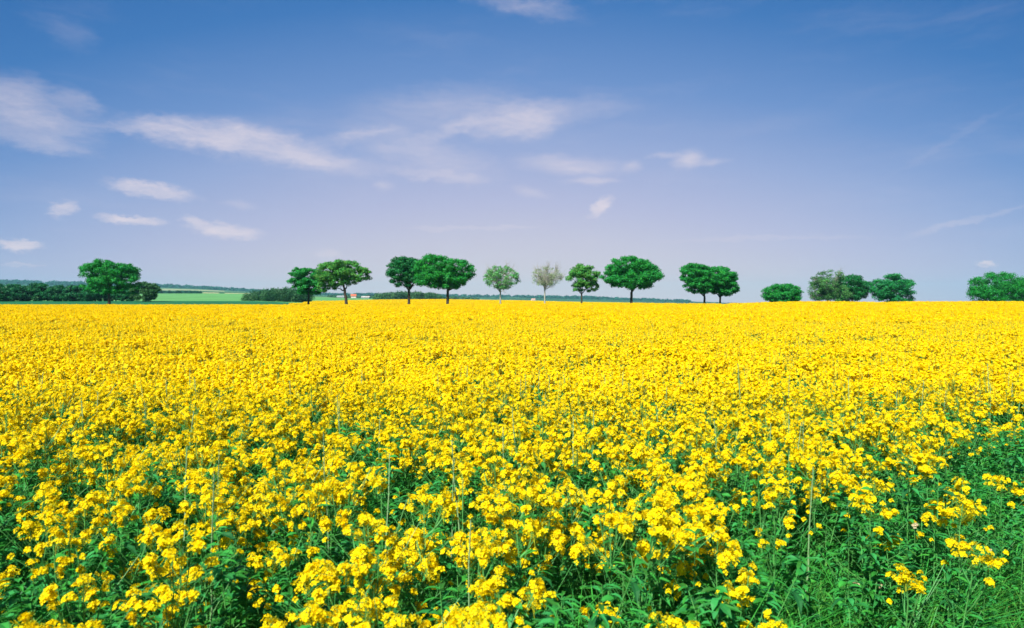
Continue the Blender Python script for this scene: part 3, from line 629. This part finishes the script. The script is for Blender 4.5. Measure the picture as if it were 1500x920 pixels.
make_tree('lighter green bush at the right end of the hedge', 'bush', 214, 213, [(214, 427, 21, 14), (222, 426, 14, 10), (210, 434, 20, 8)], leafy('bush_green', (.035, .15, .035), .45, .3), n=5200, ncl=46, leaf=.2, tr=.16, limbs=6, name='bush', flatb=.95)

# ------------------------------------------------------------------ far woods as masses
def wood(name, label, cells, Ys, top, mat, n, leaf, cs):
    """cells = (px0, px1); top(px) gives the crown line; trees packed over a band of depth Ys"""
    cl = []
    for q in range(cells[2]):
        px = rng.uniform(cells[0], cells[1]); Y = rng.uniform(*Ys); k = Y / F; x = at(px, Y); zg = G(x, Y); zt = EYE + (HZ - top(px)) * k
        h = max(zt - zg, 1.5) * rng.uniform(.8, 1.05)
        for r_ in range(4): cl.append((x + rng.normal(0, cs * .6), Y + rng.normal(0, cs * .6), zg + h * (.25 + .2 * r_) - cs * .3, cs * rng.uniform(.7, 1.15)))
    cl = np.array(cl); b = MBuf(); b.quads(clump_leaves(cl, n, leaf, .8))
    return tag(link(name, b.mesh(name, [mat])), label, 'woodland', kind='stuff')
W1 = leafy('wood_green', (.022, .115, .040), .45, .25, .6, .2, .03, big=((.06, .17, .06), .08))
W2 = leafy('wood_soft_green', (.055, .165, .055), .45, .25, .6, .2, .03, big=((.03, .12, .05), .05))
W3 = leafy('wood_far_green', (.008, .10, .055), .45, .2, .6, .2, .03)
wood('far_wood', 'rounded green wood beyond the light green field, left of centre', (362, 452, 60), (318, 352), lambda p: np.interp(p, [360, 375, 400, 430, 460], [431, 427, 423, 421, 424]), W1, 26000, .35, 2.0)
wood('misty_wood', 'low hazy green wood behind the far yellow field', (550, 642, 60), (560, 640), lambda p: np.interp(p, [548, 562, 590, 625, 645], [431.5, 428.5, 427.5, 428.5, 431.5]), W2, 26000, .6, 3.2)
wood('far_tree_belt', 'dark tree belt along the top of the light green field', (225, 292, 50), (930, 990), lambda p: np.interp(p, [225, 300, 372], [426.3, 427.3, 429]), W3, 16000, 1.0, 2.6)
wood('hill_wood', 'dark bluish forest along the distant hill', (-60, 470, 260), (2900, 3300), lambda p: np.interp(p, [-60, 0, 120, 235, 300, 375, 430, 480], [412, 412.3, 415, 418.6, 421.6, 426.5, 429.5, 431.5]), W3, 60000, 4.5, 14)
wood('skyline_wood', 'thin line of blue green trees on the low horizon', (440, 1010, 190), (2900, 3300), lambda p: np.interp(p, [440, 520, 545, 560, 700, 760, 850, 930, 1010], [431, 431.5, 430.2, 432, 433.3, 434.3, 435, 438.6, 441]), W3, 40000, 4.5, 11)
wood('valley_trees', 'small scattered trees round the distant farm', (470, 700, 40), (1150, 1500), lambda p: 434.5 + 1.2 * math.sin(p * .11) + max(0, (p - 560) * .02), W2, 14000, 1.6, 4.5)

# ------------------------------------------------------------------ distant houses
def house(label, px, Y, w, d, hw, hr, rot, roofc, wallc, zoff=0):
    x = at(px, Y); z = G(x, Y) + zoff
    o = bpy.data.objects.new('farmhouse', None); C.objects.link(o); o.location = (x, Y, z); o.rotation_euler = (0, 0, rot); tag(o, label, 'house')
    def box(b, x0, x1, y0, y1, z0, z1):
        V = [(x0, y0, z0), (x1, y0, z0), (x1, y1, z0), (x0, y1, z0), (x0, y0, z1), (x1, y0, z1), (x1, y1, z1), (x0, y1, z1)]
        b.grid(V, [[0, 3, 2, 1], [4, 5, 6, 7], [0, 1, 5, 4], [1, 2, 6, 5], [2, 3, 7, 6], [3, 0, 4, 7]])
    b = MBuf(); box(b, -w / 2, w / 2, -d / 2, d / 2, -1, hw)
    for s_ in (-1, 1):
        q = s_ * w / 2; b.grid([(q, -d / 2, hw), (q, d / 2, hw), (q, .01, hw + hr), (q, -.01, hw + hr)], [[0, 1, 2, 3]])
    link('wall', b.mesh('wall', [plain('render_wall', wallc, tuple(c * .85 for c in wallc), .6)]), o)
    r_ = MBuf(); e_ = .4
    for s_ in (-1, 1):
        lo = hw - e_ * hr / (d / 2); y = s_ * (d / 2 + e_)
        V = [(-w / 2 - e_, y, lo), (w / 2 + e_, y, lo), (w / 2 + e_, 0, hw + hr), (-w / 2 - e_, 0, hw + hr)]; V += [(a, b_, c + .2) for a, b_, c in V]
        r_.grid(V, [[0, 3, 2, 1], [4, 5, 6, 7], [0, 1, 5, 4], [1, 2, 6, 5], [2, 3, 7, 6], [3, 0, 4, 7]])
    rf = link('roof', r_.mesh('roof', [plain('roof_tiles', roofc, tuple(c * .7 for c in roofc), 1.5)]), o)
    c_ = MBuf(); box(c_, w * .28, w * .28 + .8, -.4, .4, hw + hr * .6, hw + hr + 1.1); link('chimney', c_.mesh('chimney', [plain('chimney_brick', (.3, .12, .08))]), rf)
    for q in (-.3, 0, .3):
        w_ = MBuf(); box(w_, q * w - .5, q * w + .5, -d / 2 - .05, -d / 2 + .05, 1.0, 2.3); link('window', w_.mesh('window', [plain('window_glass', (.03, .04, .05), None, 1, .2)]), o)
    return o
house('distant farmhouse with an orange red roof behind the yellow field', 518, 1080, 8, 7, 2.2, 2.8, .2, (.62, .16, .08), (.75, .68, .58), 1.2)
house('pale grey roofed farm building right of the red roofed farmhouse', 536, 1100, 13, 9, 1.8, 1.6, -.1, (.55, .53, .5), (.3, .32, .28), .0)
house('long low barn with a pale roof left of the red roofed farmhouse', 499, 1110, 11, 9, 1.8, 1.5, .1, (.42, .46, .48), (.26, .3, .28), 0)
house('tiny white house on the low horizon right of centre', 781, 1500, 8, 7, 2.8, 2.6, .15, (.55, .35, .3), (.82, .8, .76), 0)

# ------------------------------------------------------------------ hazy air over the whole land
hz = MBuf(); x0, x1, y0, y1, z0, z1 = -11500, 11500, -60, 4650, -62, 112
hz.grid([(x0, y0, z0), (x1, y0, z0), (x1, y1, z0), (x0, y1, z0), (x0, y0, z1), (x1, y0, z1), (x1, y1, z1), (x0, y1, z1)], [[0, 3, 2, 1], [4, 5, 6, 7], [0, 1, 5, 4], [1, 2, 6, 5], [2, 3, 7, 6], [3, 0, 4, 7]])
mh = bpy.data.materials.new('haze'); mh.use_nodes = True; t = mh.node_tree; t.nodes.clear()
pv = t.nodes.new('ShaderNodeVolumePrincipled'); pv.inputs['Color'].default_value = (.35, .85, 1, 1); pv.inputs['Density'].default_value = .00009; pv.inputs['Anisotropy'].default_value = 0
t.links.new(pv.outputs[0], t.nodes.new('ShaderNodeOutputMaterial').inputs['Volume'])
tag(link('haze', hz.mesh('haze', [mh])), 'thin blue haze over the far hills', 'haze', kind='stuff')
print('near plants', len(ins), 'other', len(rest), 'objects', len(bpy.data.objects))
